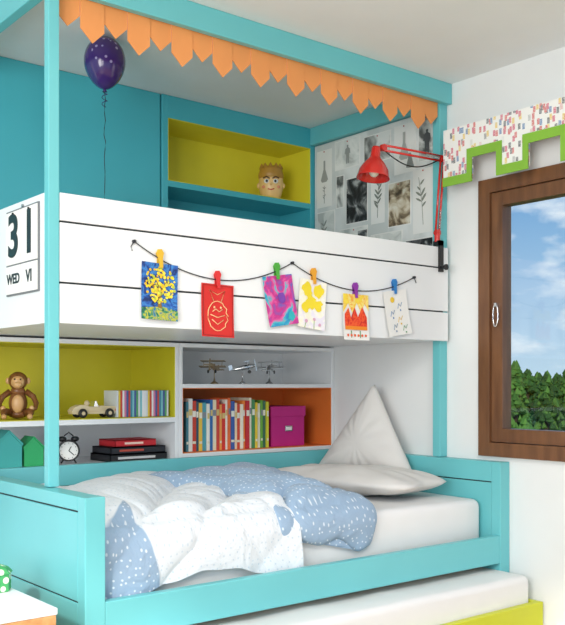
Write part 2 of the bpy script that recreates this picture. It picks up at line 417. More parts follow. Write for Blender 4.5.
def build_duvet():
    nu, nv = 160, 170
    bm = bmesh.new(); L = .98+.07+.085
    bl = bm.verts.layers.float.new('blue_side'); cu = bm.verts.layers.float_vector.new('cloth_uv')
    grid = []
    for i in range(nu+1):
        u = i/nu; row = []
        x = 1.362+u*.84
        for j in range(nv+1):
            v_ = j/nv
            s = v_*(L+.03*math.sin(u*7+1)+.02*noise.noise(Vector((u*6, 3, 0))))
            p, n = path(s)
            hang = sm(.90, 1.0, s)
            c1 = crease(x, s, 2.1, .75, 3.4, 1.1, 2.4); c2 = crease(x, s, 9.3, -.4, 7.5, 2.4)
            nz = noise.noise(Vector((x*1.9, s*1.8, 1.7)))
            h = .045+.062*c1+.018*c2+.035*nz+.03*math.exp(-((s-.35)/.28)**2)*math.exp(-((x-1.66)/.25)**2)
            edge = sm(-.02, .05, u)*sm(-.01, .06, v_)
            h = max(.02, h)*(.30+.70*edge)
            h *= (1-.66*hang)
            h = max(.008, min(h, .16 if hang < .5 else .047))
            q = p+n*h; q.x = x + .015*(c1-.5)*edge
            vt = bm.verts.new(q)
            d = s-(.95-.55*u+.05*math.sin(u*14))
            d2 = (.24+.03*math.sin(s*12))-u
            vt[bl] = max(0, min(1, .5+8*min(d, d2)))
            vt[cu] = Vector((x*38, s*38, 0))
            row.append(vt)
        grid.append(row)
    for i in range(nu):
        for j in range(nv):
            f = bm.faces.new((grid[i][j], grid[i][j+1], grid[i+1][j+1], grid[i+1][j])); f.smooth = True
    def puff(cx0, cx1, a, b0, s0, s1, ph, lift, ang, bow=.035):
        nt_, ns = 140, 110; rings = []
        for i in range(nt_+1):
            t_ = i/nt_
            e_ = (1-abs(2*t_-1)**4)**.5 if 0 < t_ < 1 else 0.02
            ring = []
            for k in range(ns):
                an = 2*math.pi*k/ns; c_, s_ = math.cos(an), math.sin(an)
                cc = math.copysign(abs(c_)**.7, c_); ss = math.copysign(abs(s_)**.85, s_)
                s = s0+(s1-s0)*t_ + .06*noise.noise(Vector((cc*1.3, ph, t_*1.6)))*sm(.3, 1, t_)
                p, n = path(s); cx = cx0+(cx1-cx0)*t_+bow*math.sin(t_*5+ph); hang = sm(.90, 1.02, s)
                x = cx+a*cc*(.78+.22*e_)*(1+.16*noise.noise(Vector((t_*3, math.copysign(.7, cc)*abs(cc), ph))))
                c1 = crease(x, s, ph+2, ang, 3.8, 1.2, 2.6); c2 = crease(x, s, ph+5, ang+.9, 7.5, 2.8)
                w1 = noise.noise(Vector((x*2.4+ph, s*2.0, ph)))
                hb = b0*(1-.58*hang)
                h = hb*ss*e_*(.46+.66*c1+.15*c2+.30*w1) if ss > 0 else .012*ss
                h = max(h+lift*(1-hang)+.012, .004 if ss > 0 else -.02)
                if hang > .5: h = min(h, .049)
                q = p+n*h; q.x = x; vt = bm.verts.new(q); vt[bl] = 1; vt[cu] = Vector((x*38+(0 if ss > 0 else 9)+h*18, s*38, 0)); ring.append(vt)
            rings.append(ring)
        for i in range(nt_):
            for k in range(ns):
                f = bm.faces.new((rings[i][k], rings[i][(k+1) % ns], rings[i+1][(k+1) % ns], rings[i+1][k])); f.smooth = True
        for r_ in (rings[0], rings[-1]): bm.faces.new(r_)
    puff(2.42, 2.40, .27, .122, .06, 1.09, 0.3, .0, .35)
    puff(2.20, 2.31, .20, .078, .10, .90, 5.1, .058, -.3, .05)
    bmesh.ops.recalc_face_normals(bm, faces=bm.faces)
    me = bpy.data.meshes.new('duvet'); bm.to_mesh(me); bm.free()
    me.materials.append(duvet_mat())
    ob = bpy.data.objects.new('duvet', me); COL.objects.link(ob)
build_duvet()

# ---------------------------------------------------------------- pillows
def pillow(name, outline, T, loc, R, m, seed=0, nr=26, na=120, wk=1.0):
    bm = bmesh.new()
    for side in (1, -1):
        rings = []
        for i in range(1, nr+1):
            r = i/nr
            ring = []
            for k in range(na):
                a = 2*math.pi*k/na; X_, Y_ = outline(a)
                t_ = T*max(0, 1-r**2.3)**.62
                x, y = X_*r, Y_*r
                wr = noise.noise(Vector((x*5, y*5, seed)))*.015*wk*(1-r*.4)+.009*wk*(crease(x, y, seed, .7, 6, 3)-.6)*(1-r*r)+.004*math.sin(a*13+seed)*(r**3)*(1-r)*6
                z = side*(t_+wr*(1 if r < 1 else 0))
                ring.append(bm.verts.new(R @ Vector((x, y, z))+Vector(loc)))
            rings.append(ring)
        c = bm.verts.new(R @ Vector((0, 0, side*T))+Vector(loc))
        for k in range(na): bm.faces.new((c, rings[0][k], rings[0][(k+1) % na]))
        for i in range(nr-1):
            for k in range(na): bm.faces.new((rings[i][k], rings[i+1][k], rings[i+1][(k+1) % na], rings[i][(k+1) % na]))
    bmesh.ops.remove_doubles(bm, verts=bm.verts, dist=1e-4)
    bmesh.ops.recalc_face_normals(bm, faces=bm.faces)
    for f in bm.faces: f.smooth = True
    c = Vector(loc); bmesh.ops.translate(bm, verts=bm.verts, vec=-c)
    me = bpy.data.meshes.new(name); bm.to_mesh(me); bm.free(); me.materials.append(m)
    ob = bpy.data.objects.new(name, me); ob.location = c; COL.objects.link(ob)
def rect_out(hx, hy, p=7, pinch=.06):
    def f(a):
        c, s = math.cos(a), math.sin(a)
        r = (abs(c)**p+abs(s)**p)**(-1/p)
        k = 1-pinch*(math.cos(2*a)**2)
        return hx*r*c*k, hy*r*s*k
    return f
def poly_out(poly, pinch=0.05):
    P = [Vector(p) for p in poly]
    def f(a):
        d = Vector((math.cos(a), math.sin(a))); best = 9
        for i in range(len(P)):
            A, B = P[i], P[(i+1) % len(P)]
            e_ = B-A; den = d.x*e_.y-d.y*e_.x
            if abs(den) < 1e-9: continue
            tt = (A.x*e_.y-A.y*e_.x)/den; uu = (A.x*d.y-A.y*d.x)/den
            if tt > 0 and -1e-6 <= uu <= 1+1e-6:
                best = min(best, tt*(1-pinch*math.sin(math.pi*uu)))
        return d.x*best, d.y*best
    return f
pillow('pillow', rect_out(.215, .44), .066, (2.965, 3.15, .653), Matrix.Rotation(math.radians(13), 3, 'Z'), M['pillow'], 1.3)
Rt = Matrix(((0, 0, -1), (-1, 0, 0), (0, 1, 0)))
lean = Matrix.Rotation(math.radians(8), 3, 'Y')
pillow('cushion', poly_out([(-.33, -.17), (.36, -.17), (.03, .31)], pinch=.015), .070, (3.250, 3.345, .80), lean @ Matrix.Rotation(math.radians(5), 3, 'Z') @ Rt, M['pillow'], 4.4, wk=.5)

# ---------------------------------------------------------------- bunting of felt points
b = MB(); n = 21; x0, x1 = 1.36, 3.34; wd = (x1-x0)/n
for i in range(n):
    long_ = i % 2 == 1
    a = x0+i*wd; c = a+wd*.97; tip = 2.315 if long_ else 2.355; sh = tip+.045
    b.prism([(a-.002, 2.50), (c, 2.50), (c, sh), ((a+c)/2, tip), (a-.002, sh)], (0, 2.9225 if long_ else 2.9265, 0), (1, 0, 0), (0, 0, 1), (0, .004, 0), M['orange'])
b.box(x0, x1, 2.9185, 2.922, 2.47, 2.52, M['orange'])
b.done('felt_bunting')

# ---------------------------------------------------------------- balloon
bal, nt, bs = base_mat('balloon_violet')
tc = nt.nodes.new('ShaderNodeTexCoord')
v = nt.nodes.new('ShaderNodeTexVoronoi'); v.inputs['Scale'].default_value = 45
nt.links.new(tc.outputs['Object'], v.inputs['Vector'])
r = nt.nodes.new('ShaderNodeValToRGB'); r.color_ramp.elements[0].position = .24; r.color_ramp.elements[1].position = .30
r.color_ramp.elements[0].color = (1, 1, 1, 1); r.color_ramp.elements[1].color = (0, 0, 0, 1)
nt.links.new(v.outputs['Distance'], r.inputs[0])
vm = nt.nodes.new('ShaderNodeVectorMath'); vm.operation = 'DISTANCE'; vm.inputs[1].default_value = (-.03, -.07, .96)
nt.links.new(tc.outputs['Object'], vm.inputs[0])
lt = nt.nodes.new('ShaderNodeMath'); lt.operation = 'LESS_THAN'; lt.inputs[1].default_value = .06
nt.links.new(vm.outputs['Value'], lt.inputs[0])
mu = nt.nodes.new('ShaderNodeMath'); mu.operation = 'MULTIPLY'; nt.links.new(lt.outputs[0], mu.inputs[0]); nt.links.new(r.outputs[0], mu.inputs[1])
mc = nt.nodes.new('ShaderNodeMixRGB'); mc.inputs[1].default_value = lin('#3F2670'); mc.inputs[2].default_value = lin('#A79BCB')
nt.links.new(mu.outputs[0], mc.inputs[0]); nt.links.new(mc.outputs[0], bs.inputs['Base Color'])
bs.inputs['Roughness'].default_value = .18; bs.inputs['Coat Weight'].default_value = .4
b = MB(); bc = (1.80, 3.40, 2.452)
prof = []
for k in range(25):
    tt = math.pi*k/24; z = math.cos(tt); rr = math.sin(tt)
    zz = z*.101 if z > 0 else z*.118
    prof.append((max(.0005, rr*.086*(1 if z > 0 else 1-.16*z*z)), zz))
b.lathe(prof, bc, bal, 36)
b.lathe([(.004, 0), (.006, -.006), (.011, -.014), (.0005, -.012)], (bc[0], bc[1], bc[2]-.114), bal, 12)
zt = bc[2]-.128
b.tube([(bc[0]+.004*math.sin(i*1.9)*(1 if i < 8 else .2), bc[1]+.003*math.cos(i*1.3), zt-i*.03) for i in range(int((zt-1.51)/.03)+1)], .0016, M['string'])
b.tube([(bc[0]+.012*math.sin(i*.9), bc[1]+.012*math.cos(i*.9), zt-.004*i) for i in range(16)], .0015, bal)
b.done('balloon')

# ---------------------------------------------------------------- clamp desk lamp
b = MB(); Lx, Ly = 3.305, 2.90
b.box(Lx-.012, Lx+.014, 2.872, 2.884, 1.64, 1.79, M['black']); b.box(Lx-.012, Lx+.014, 2.872, 2.916, 1.765, 1.79, M['black'])
b.cyl((Lx, 2.862, 1.66), .006, .03, M['black'], 'Y'); b.cyl((Lx, 2.845, 1.66), .014, .008, M['black'], 'Y')
b.cyl((Lx, Ly, 1.81), .014, .05, M['red'])
A = Vector((Lx, Ly, 1.83)); E = Vector((3.325, 2.885, 2.185)); F = Vector((3.00, 2.96, 2.20))
for o in (-.012, .012):
    b.tube([A+Vector((o, 0, 0)), E+Vector((o, 0, 0))], .0055, M['red'])
    b.tube([E+Vector((0, 0, o)), F+Vector((0, 0, o))], .0055, M['red'])
for p in (A, E, F): b.cyl(p, .016, .02, M['red'], 'Y')
for q0, q1 in ((A.lerp(E, .05), A.lerp(E, .3)), (E.lerp(F, .08), E.lerp(F, .32))):
    pts = []; ax = (q1-q0).normalized(); s1_ = ax.cross(Vector((0, 1, 0))).normalized(); s2_ = Vector((0, 1, 0))
    for i in range(90):
        a = i/90*2*math.pi*13; pts.append(q0.lerp(q1, i/89)+Vector((0, -.012, 0))+(s1_*math.cos(a)+s2_*math.sin(a))*.006)
    b.tube(pts, .0014, M['chrome'], 5)
hc = Vector((2.945, 2.965, 2.10)); Rr = Matrix.Rotation(math.radians(8), 3, 'Y')
b.tube([F, F+Vector((-.03, .003, -.01)), hc+Rr @ Vector((0, 0, .075))], .006, M['red'])
b.lathe([(.0005, .098), (.018, .098), (.021, .09), (.024, .05), (.031, .04), (.05, .018), (.068, -.012), (.075, -.045), (.077, -.05), (.073, -.048), (.064, -.012), (.046, .014), (.02, .036), (.0005, .036)], hc, M['red'], 36, R=Rr)
blb = mat('bulb_glass', '#F6F1E0', .3)
b.ell(hc+Vector((0, 0, -.012)), (.026, .026, .032), blb)
cord = []
for i in range(24):
    t_ = i/23; cord.append(F.lerp(E, t_)+Vector((0, .012, -.06*math.sin(math.pi*t_))))
b.tube(cord, .003, M['black'])
b.done('clamp_lamp')

# ---------------------------------------------------------------- poster board
b = MB()
board = photo_mat('board_collage_grey', 1.3, ['#CFD3D1', '#DEE0DE', '#E6E8E6', '#E2E4E2'], 3)
b.box(3.386, 3.398, 2.97, 3.885, 1.56, 2.455, board)
phA = photo_mat('photo_dark', 3.1, ['#161719', '#2B2E30', '#5E6162', '#A9ABA9'], 11)
phB = photo_mat('photo_mid', 7.7, ['#5A5C5A', '#9EA09D', '#CBCDCA', '#E4E5E2'], 8)
phC = photo_mat('photo_light', 12.4, ['#BFC1BD', '#DADCD8', '#E6E7E3', '#F0F0EC'], 7)
phD = photo_mat('photo_sepia', 5.2, ['#4A3F32', '#85745C', '#C8B99E', '#E0DACA'], 10)
pal = {'a': phA, 'b': phB, 'c': phC, 'd': phD, 'p': M['paper']}
def sheet(y0, y1, z0, z1, c, l=1, rim=True):
    if rim and c != 'p': b.box(3.3853-.001*l, 3.386, y0-.005, y1+.005, z0-.005, z1+.005, M['paper'])
    b.box(3.3848-.001*l, 3.3853, y0, y1, z0, z1, pal[c])
def blob(pts, cy, cz, s, c, l=3):
    b.prism(pts, (3.3852-.001*l, cy, cz), (0, -s, 0), (0, 0, s), (.0005, 0, 0), cm(c))
cloak = [(-.2, .9), (.2, .9), (.32, .3), (.7, -.9), (.2, -1), (-.3, -.95), (-.65, -.85), (-.3, .3)]
flask = [(-.12, 1), (.12, 1), (.12, .2), (.5, -.8), (.3, -1), (-.3, -1), (-.5, -.8), (-.12, .2)]
figure = [(-.1, .75), (-.14, .95), (0, 1.05), (.14, .95), (.1, .75), (.35, .6), (.42, .1), (.28, .1), (.25, -.1), (.22, -1), (.05, -1), (0, -.2), (-.05, -1), (-.22, -1), (-.25, -.1), (-.28, .1), (-.42, .1), (-.35, .6)]
def branch(cy, cz, s, c='#5B5F58', lean_=0.0, nl=5):
    X_ = 3.3822
    top = (X_, cy+lean_*s, cz+s); bot = (X_, cy, cz-s)
    b.tube([bot, (X_, cy+lean_*s*.3, cz), top], .0012, cm(c), 5)
    for i in range(nl):
        f = .25+.7*i/nl; py = cy+lean_*s*f*.8; pz = cz-s+2*s*f
        for sd in (-1, 1):
            if random.random() < .3: continue
            ly = random.uniform(.26, .42)*s*(1-.4*f); lz = random.uniform(.12, .24)*s
            q = [(0, 0), (.35*sd, .25), (.8*sd, .9), (1*sd, 1.5), (.5*sd, 1.2), (.1*sd, .6)]
            b.prism(q, (X_-.0004, py, pz), (0, -ly, 0), (0, 0, lz), (.0005, 0, 0), cm(c))
sheet(3.74, 3.865, 2.10, 2.42, 'p'); blob(flask, 3.80, 2.30, .06, '#A5A7A3'); branch(3.80, 2.17, .05, '#8A8D88')
sheet(3.72, 3.86, 1.78, 2.07, 'c'); branch(3.79, 1.93, .10, '#8D918B', .2)
sheet(3.52, 3.71, 2.29, 2.44, 'c'); blob(figure, 3.61, 2.36, .05, '#9A9D9A')
sheet(3.46, 3.62, 1.98, 2.22, 'a')
sheet(3.645, 3.70, 2.08, 2.25, 'b')
sheet(3.29, 3.48, 2.28, 2.42, 'b')
sheet(3.33, 3.43, 1.95, 2.24, 'p'); branch(3.38, 2.08, .10, '#7F847C', -.1, 6)
sheet(3.11, 3.26, 2.18, 2.43, 'p'); blob(flask, 3.19, 2.32, .07, '#B2B4B0'); blob(cloak, 3.15, 2.24, .04, '#8A8D8A')
sheet(2.985, 3.09, 2.22, 2.44, 'b'); blob(figure, 3.035, 2.31, .06, '#4C4E50')
sheet(3.15, 3.30, 1.92, 2.14, 'd')
sheet(2.985, 3.13, 1.86, 2.18, 'p'); branch(3.06, 2.02, .12, '#8A8F84', .25, 6)
sheet(3.46, 3.67, 1.74, 1.95, 'c'); sheet(3.46, 3.53, 1.80, 1.93, 'a', 2)
sheet(3.21, 3.43, 1.68, 1.89, 'c'); blob(cloak, 3.3, 1.80, .06, '#6A6D6B')
sheet(3.0, 3.18, 1.64, 1.83, 'a')
for y_, z_ in ((3.80, 2.41), (3.61, 2.43), (3.53, 2.21), (3.38, 2.235), (3.38, 2.41), (3.19, 2.42), (3.04, 2.43), (3.23, 2.13), (3.06, 2.17), (3.56, 1.94)):
    b.ell((3.380, y_, z_), (.003, .004, .004), cm('#B83A32'), 10)
b.done('poster_board')

# ---------------------------------------------------------------- art line
b = MB(); YF = 2.885
nails = [(1.642, 1.62), (2.385, 1.605), (3.12, 1.60)]
def sag(x):
    for (xa, za), (xb, zb), d in ((nails[0], nails[1], .105), (nails[1], nails[2], .088)):
        if xa <= x <= xb:
            t_ = (x-xa)/(xb-xa); return za+(zb-za)*t_-4*d*t_*(1-t_)
    return 1.6
b.tube([(1.642+i*(3.12-1.642)/80, YF-.006, sag(1.642+i*(3.12-1.642)/80)) for i in range(81)], .0022, M['string'])
for x, z in nails:
    b.cyl((x, YF-.0065, z), .006, .012, M['string'], 'Y')
b.tube([(1.642, YF-.006, 1.62), (1.63, YF-.005, 1.60), (1.635, YF-.005, 1.585)], .0018, M['string'])
b.tube([(3.12, YF-.006, 1.60), (3.135, YF-.005, 1.575)], .0018, M['string'])
b.done('hanging_line')

def drawing(cx, w, h, clipc, bg, rot, art, top=None):
    b = MB(); zc = sag(cx); top = zc-.018
    R = Matrix.Rotation(math.radians(rot), 3, 'Y')
    piv = Vector((cx, 0, top))
    def W_(x, z, l):
        curl = .010*(.5-z)**2+.006*abs(x)
        return piv+R @ Vector((x*w, 0, z*h-h/2))+Vector((0, YF-.0085-curl-.0008*l, 0))
    nx, nz = 8, 10; vs = []; fs = []
    for i in range(nx+1):
        for j in range(nz+1): vs.append(W_(i/nx-.5, j/nz-.5, 0))
    for i in range(nx):
        for j in range(nz): a = i*(nz+1)+j; fs.append((a, a+nz+1, a+nz+2, a+1))
    b.add(vs, fs, bg); b.add([v+Vector((0, .0012, 0)) for v in vs], [f[::-1] for f in fs], M['paper'])
    def poly(pts, col, l=1):
        l = l+2.2; n = len(pts); c_ = col if not isinstance(col, str) else cm(col)
        b.add([W_(x, z, l) for x, z in pts]+[W_(x, z, l-.7) for x, z in pts], [tuple(range(n)), tuple(range(2*n-1, n-1, -1))]+[(i, i+n, (i+1) % n+n, (i+1) % n) for i in range(n)], c_)
    def circ(x, z, r, col, l=1, n=14, wob=0): poly([(x+r*(1+wob*random.uniform(-1, 1))*math.cos(2*math.pi*i/n), z+r*w/h*(1+wob*random.uniform(-1, 1))*math.sin(2*math.pi*i/n)) for i in range(n)], col, l)
    def line(pts, col, r=.0018, closed=False): b.tube([W_(x, z, 1.5) for x, z in pts], r, cm(col), 6, closed)
    art(poly, circ, line)
    pm = cm(clipc, .35); pz = top
    for s_, yy in ((1, -.0155), (-1, -.001)):
        pts = [(-.007, -.022), (.007, -.022), (.009, .012), (.016, .03), (.009, .045), (-.009, .045), (-.016, .03), (-.009, .012)]
        b.prism(pts, (cx, YF+yy-.003, pz+.006), (1, 0, .12*s_), (-.12*s_, 0, 1), (0, .0035, 0), pm)
    b.cyl((cx, YF-.0085, pz+.012), .004, .013, M['chrome'], 'Y')
    b.done('childs_drawing')
def a1(poly, circ, line):
    poly([(-.5, -.5), (.5, -.5), (.5, -.32), (.1, -.26), (-.5, -.3)], photo_mat('paint_meadow', 2.2, ['#1E5A4A', '#2A8A6A', '#C8C02A', '#2A7A9A'], 40))
    poly([(-.07, -.40), (.07, -.40), (.035, -.1), (.22, .18), (.16, .2), (.02, .02), (-.03, .24), (-.07, .22), (-.05, 0), (-.2, .16), (-.24, .12), (-.04, -.1)], '#8A6A2A', 2)
    for i in range(150):
        a = random.uniform(0, 6.28); r_ = .42*math.sqrt(random.random())
        circ(r_*math.cos(a), .13+r_*.78*math.sin(a), random.uniform(.022, .042), random.choice(['#F2D21E', '#E8B81C', '#F7E14A', '#B8C23A', '#D8C83A']), 2.5+i*.01, 7)
def a2(poly, circ, line):
    gc = '#F0C890'
    o = [(.30*math.cos(2*math.pi*i/24)*(1+.1*math.cos(3*i)), -.10+.28*math.sin(2*math.pi*i/24)) for i in range(25)]
    line(o, gc)
    line([(-.12, .18), (-.25, .38), (0, .3), (.22, .38), (.12, .18)], gc)
    line([(-.15, -.02), (-.05, .03), (.05, -.02), (.15, .03)], gc); line([(-.18, -.17), (0, -.26), (.18, -.17)], gc)
    line([(-.22, -.08), (0, -.13), (.22, -.08)], gc)
    circ(-.1, .06, .03, gc, 1); circ(.1, .06, .03, gc, 1)
    line([(-.45, -.47), (.45, -.47), (.45, .47), (-.45, .47), (-.45, -.47)], '#7E0E12', .001)
def a3(poly, circ, line):
    circ(.05, .05, .13, '#7A3FA8', 2.4, 12, .2); circ(.28, -.33, .12, '#2AB0B8', 2, 12, .3)
def a4(poly, circ, line):
    for x, z, r_ in ((-.2, .28, .19), (.2, .3, .19), (-.05, .05, .2), (.22, -.0, .16), (-.25, -.08, .14)): circ(x, z, r_, '#F1D92E', 1+r_+x*.1, 14, .3)
    for x, z in ((-.2, -.36), (.1, -.3), (.3, -.4)): circ(x, z, .05, '#D9A8C0', 1.5, 9, .2)
    line([(-.25, -.5), (-.2, -.36)], '#7FA84A', .0012); line([(.1, -.5), (.1, -.3)], '#7FA84A', .0012)
def a5(poly, circ, line):
    sk = photo_mat('paint_sunset', 4.2, ['#F6DC4A', '#F4C43A', '#F6E68A', '#F0A83A'], 26)
    poly([(-.5, .5), (.5, .5), (.5, .15), (.35, .3), (.2, .1), (.05, .32), (-.12, .08), (-.3, .3), (-.5, .1)], sk)
    fl = photo_mat('paint_flames', 6.2, ['#C8241A', '#E2341F', '#F0602A', '#E2341F'], 30)
    poly([(-.45, -.2), (-.45, .05), (-.3, .2), (-.2, -.02), (-.05, .22), (.08, .0), (.25, .24), (.42, .0), (.42, -.2)], fl, 2)
    poly([(-.45, -.2), (.42, -.2), (.42, -.28), (-.45, -.28)], '#F08A1E', 2)
    for i in range(6): circ(-.35+.14*i, -.4, .04, '#E8602A', 2, 8)
    line([(-.2, -.3), (-.2, -.45)], '#3C8A3A'); line([(.15, -.3), (.15, -.45)], '#3C8A3A')
def a6(poly, circ, line):
    circ(-.15, .3, .09, '#F0C93A', 1.2, 10)
    for x, z, c in ((-.2, .0, '#5A86B8'), (.15, .15, '#7A9AC0'), (.1, -.15, '#E0B83A'), (-.15, -.3, '#6E8AA8'), (.25, -.35, '#4F9A6A')):
        line([(x-.1, z-.06), (x-.04, z+.05), (x+.02, z-.02), (x+.1, z+.07)], c, .0014); circ(x, z-.1, .03, c, 1, 8, .2)
drawing(1.748, .155, .21, '#E3B52A', photo_mat('paint_night_sky', 1.9, ['#16306A', '#2456A8', '#3E86CC', '#1E4088'], 26), 2, a1)
drawing(2.006, .152, .205, '#D8282A', cm('#D02620'), 1, a2)
drawing(2.300, .155, .205, '#4BA83A', photo_mat('paint_abstract', 8.9, ['#2FA8C0', '#5F60B8', '#C5308A', '#E05AA0', '#3FB8C8', '#2A8FC0'], 11, .32, .68), -9, a3)
drawing(2.498, .148, .205, '#E7A22A', photo_mat('paint_pale_yellow', 3.3, ['#F6F4EA', '#F4F0D8', '#F6F4EA', '#E9E4F0'], 14), 6, a4)
drawing(2.740, .152, .20, '#8E2FA0', M['paper'], 0, a5)
drawing(2.985, .15, .205, '#2F7FC4', M['paper'], -9, a6)

# ---------------------------------------------------------------- wall calendar
b = MB(); cy0, cy1, cz0, cz1 = 2.955, 3.235, 1.425, 1.735; xs_ = 1.3155
b.box(xs_-.006, xs_, cy0, cy1, cz0, cz1, cm('#74787B'))
cymid = (cy0+cy1)/2
for y0, y1 in ((cy0+.005, cymid-.003), (cymid+.003, cy1-.005)):
    b.box(xs_-.009, xs_-.006, y0, y1, cz0+.113, cz1-.006, M['paper']); b.box(xs_-.009, xs_-.006, y0, y1, cz0+.006, cz0+.107, M['paper'])
    b.cyl((xs_-.011, (y0+y1)/2, cz1-.014), .004, .006, M['black'], 'X')
b.cyl((xs_-.003, cymid, cz1+.006), .006, .006, M['metal'], 'X')
cal = b.done('wall_calendar')
def text(s, y, z, size, par, bold=.0):
    c = bpy.data.curves.new('txt', 'FONT'); c.body = s; c.size = size; c.align_x = 'CENTER'; c.align_y = 'CENTER'; c.extrude = .0006; c.offset = bold
    c.materials.append(M['black'])
    o = bpy.data.objects.new('numeral', c); COL.objects.link(o)
    o.matrix_world = Matrix(((0, 0, -1, xs_-.0098), (-1, 0, 0, y), (0, 1, 0, z), (0, 0, 0, 1)))
    o.parent = par; o.matrix_parent_inverse = Matrix.Translation(par.location).inverted()
yl, yr = cymid+.069, cymid-.069
text('3', yl, cz0+.208, .21, cal, .006); text('1', yr, cz0+.208, .21, cal, .006)
text('WED', yl, cz0+.058, .050, cal, .0015); text('VI', yr, cz0+.058, .060, cal, .0015)

# ---------------------------------------------------------------- shelf things
def books(name, x, xend, z, y0, hr, cols, tr_=(.014, .034), depth=.17):
    b = MB(); i = 0
    while x < xend-.012:
        t_ = min(random.uniform(*tr_), xend-x); h = random.uniform(*hr); c = cols[i % len(cols)]; i += 1
        yy = y0+random.uniform(0, .012)
        b.box(x, x+t_-.0015, yy, yy+depth, z, z+h, cm(c)); b.box(x+.002, x+t_-.0035, yy+.003, yy+depth+.0005, z+.003, z+h+.0006-.003, M['paper'])
        b.box(x+.0015, x+t_-.003, yy-.0008, yy, z+h*.68, z+h*.80, cm(random.choice(['#F1EEDF', '#D9C27A', '#8A8F98'])))
        if i % 2: b.box(x+.0015, x+t_-.003, yy-.0008, yy, z+h*.15, z+h*.2, cm('#E9E2C8'))
        x += t_
    return b.done(name, .001, 1)
books('books', 2.44, 2.968, .7695, 3.765, (.230, .266), ['#3F7F8E', '#E4E4DC', '#C8402E', '#2F5566', '#EBC24A', '#4FA0AE', '#F0EDE2', '#2E6FB0', '#F0E2BE', '#D0453A', '#F2A050', '#D8362E', '#F2EADA', '#E9703A', '#3A5FA8', '#F2D8B4', '#D94A34', '#F6EEDA', '#EE8A3A', '#C42E3A', '#EDE6CC', '#4A8F5A', '#E8C93A', '#E4E0C8', '#6AA83E', '#3F6F58', '#D8D23A', '#4A9A6A'], (.014, .026))
b = MB(); x = 2.055
cdc = ['#D8DDE0', '#3C8AA0', '#E8E8E8', '#5AA36A', '#C94A3A', '#F0F0F0', '#4A5F9A', '#E0C040', '#7FC0C8', '#D07AA0']
i = 0
while x < 2.335:
    b.box(x, x+.0095, 3.765, 3.89, .949, 1.074, cm(cdc[(i*7+i//3) % 10])); x += .0105; i += 1
b.done('cd_row', .0008, 1)
b = MB(); b.box(2.995, 3.225, 3.79, 4.03, .7695, .945, M['pink']); b.box(2.99, 3.23, 3.785, 4.035, .930, .985, M['pink'])
b.box(3.085, 3.135, 3.782, 3.786, .85, .88, M['chrome']); b.box(3.09, 3.13, 3.780, 3.783, .855, .875, M['paper'])
b.done('storage_box', .003)
b = MB()
def hb(x0, x1, y0, y1, z0, z1, c):
    b.box(x0, x1, y0, y1, z0, z0+.004, cm(c)); b.box(x0, x1, y0, y1, z1-.004, z1, cm(c)); b.box(x0, x1, y0, y0+.004, z0, z1, cm(c)); b.box(x0+.003, x1-.003, y0+.004, y1-.003, z0+.004, z1-.004, M['paper'])
    b.box(x0, x0+.003, y0, y1, z0, z1, cm(c))
hb(2.02, 2.325, 3.76, 3.96, .7405, .775, '#1D1E22'); hb(2.025, 2.32, 3.765, 3.95, .7755, .808, '#22242B'); hb(2.05, 2.27, 3.77, 3.93, .8085, .842, '#C2202A')
b.box(2.06, 2.26, 3.7595, 3.76, .752, .763, cm('#C9C9C9')); b.box(2.07, 2.2, 3.7645, 3.765, .787, .797, cm('#B84A3A')); b.box(2.1, 2.2, 3.7695, 3.77, .82, .83, cm('#F0D0C0'))
b.done('stacked_books', .0008, 1)
b = MB(); c = Vector((1.83, 3.80, .803)); Rz = Matrix.Rotation(math.radians(-25), 3, 'Z'); RY = Rz @ Matrix.Rotation(math.radians(90), 3, 'X')
b.lathe([(.0005, -.022), (.045, -.022), (.049, -.016), (.049, .018), (.046, .022), (.042, .018), (.0005, .018)], c, M['black'], 32, R=RY)
b.lathe([(.0005, .0185), (.041, .0185), (.041, .0192)], c, M['paper'], 32, R=RY)
for ang, ln in ((60, .022), (-40, .032)):
    d = RY @ Vector((math.cos(math.radians(ang)), math.sin(math.radians(ang)), 0)); f0 = c+RY @ Vector((0, 0, .021)); b.tube([f0, f0+d*ln], .0018, M['black'], 6)
for k in range(12):
    a = k*math.pi/6; b.ell(c+RY @ Vector((.035*math.cos(a), .035*math.sin(a), .0195)), (.002, .002, .002), M['black'], 8)
for s_ in (-1, 1):
    d = Rz @ Vector((s_*.028, 0, .052)); b.ell(c+d, (.019, .019, .013), M['black'], 16)
    f = Rz @ Vector((s_*.03, 0, -.052)); b.tube([c+f*.8, c+f*1.13], .004, M['black'], 6)
b.tube([c+Rz @ Vector((-.02, 0, .066)), c+Vector((0, 0, .082)), c+Rz @ Vector((.02, 0, .066))], .003, M['black'])
b.done('alarm_clock')
def house(x0, x1, y0, z0, h, m, roof):
    b = MB(); xm = (x0+x1)/2
    b.prism([(x0, z0), (x1, z0), (x1, z0+h*.62), (xm, z0+h), (x0, z0+h*.62)], (0, y0, 0), (1, 0, 0), (0, 0, 1), (0, .10, 0), m)
    for sx in (x0, x1):
        b.prism([(sx-(.004 if sx == x0 else -.004), z0+h*.60), (xm, z0+h*1.0), (xm, z0+h*1.06), (sx-(.004 if sx == x0 else -.004), z0+h*.68)], (0, y0-.003, 0), (1, 0, 0), (0, 0, 1), (0, .106, 0), roof)
    return b.done('toy_house', .001, 1)
house(1.49, 1.605, 3.79, .7405, .155, M['tealtoy'], M['tealtoy']); house(1.62, 1.71, 3.80, .7405, .125, M['green'], M['green'])
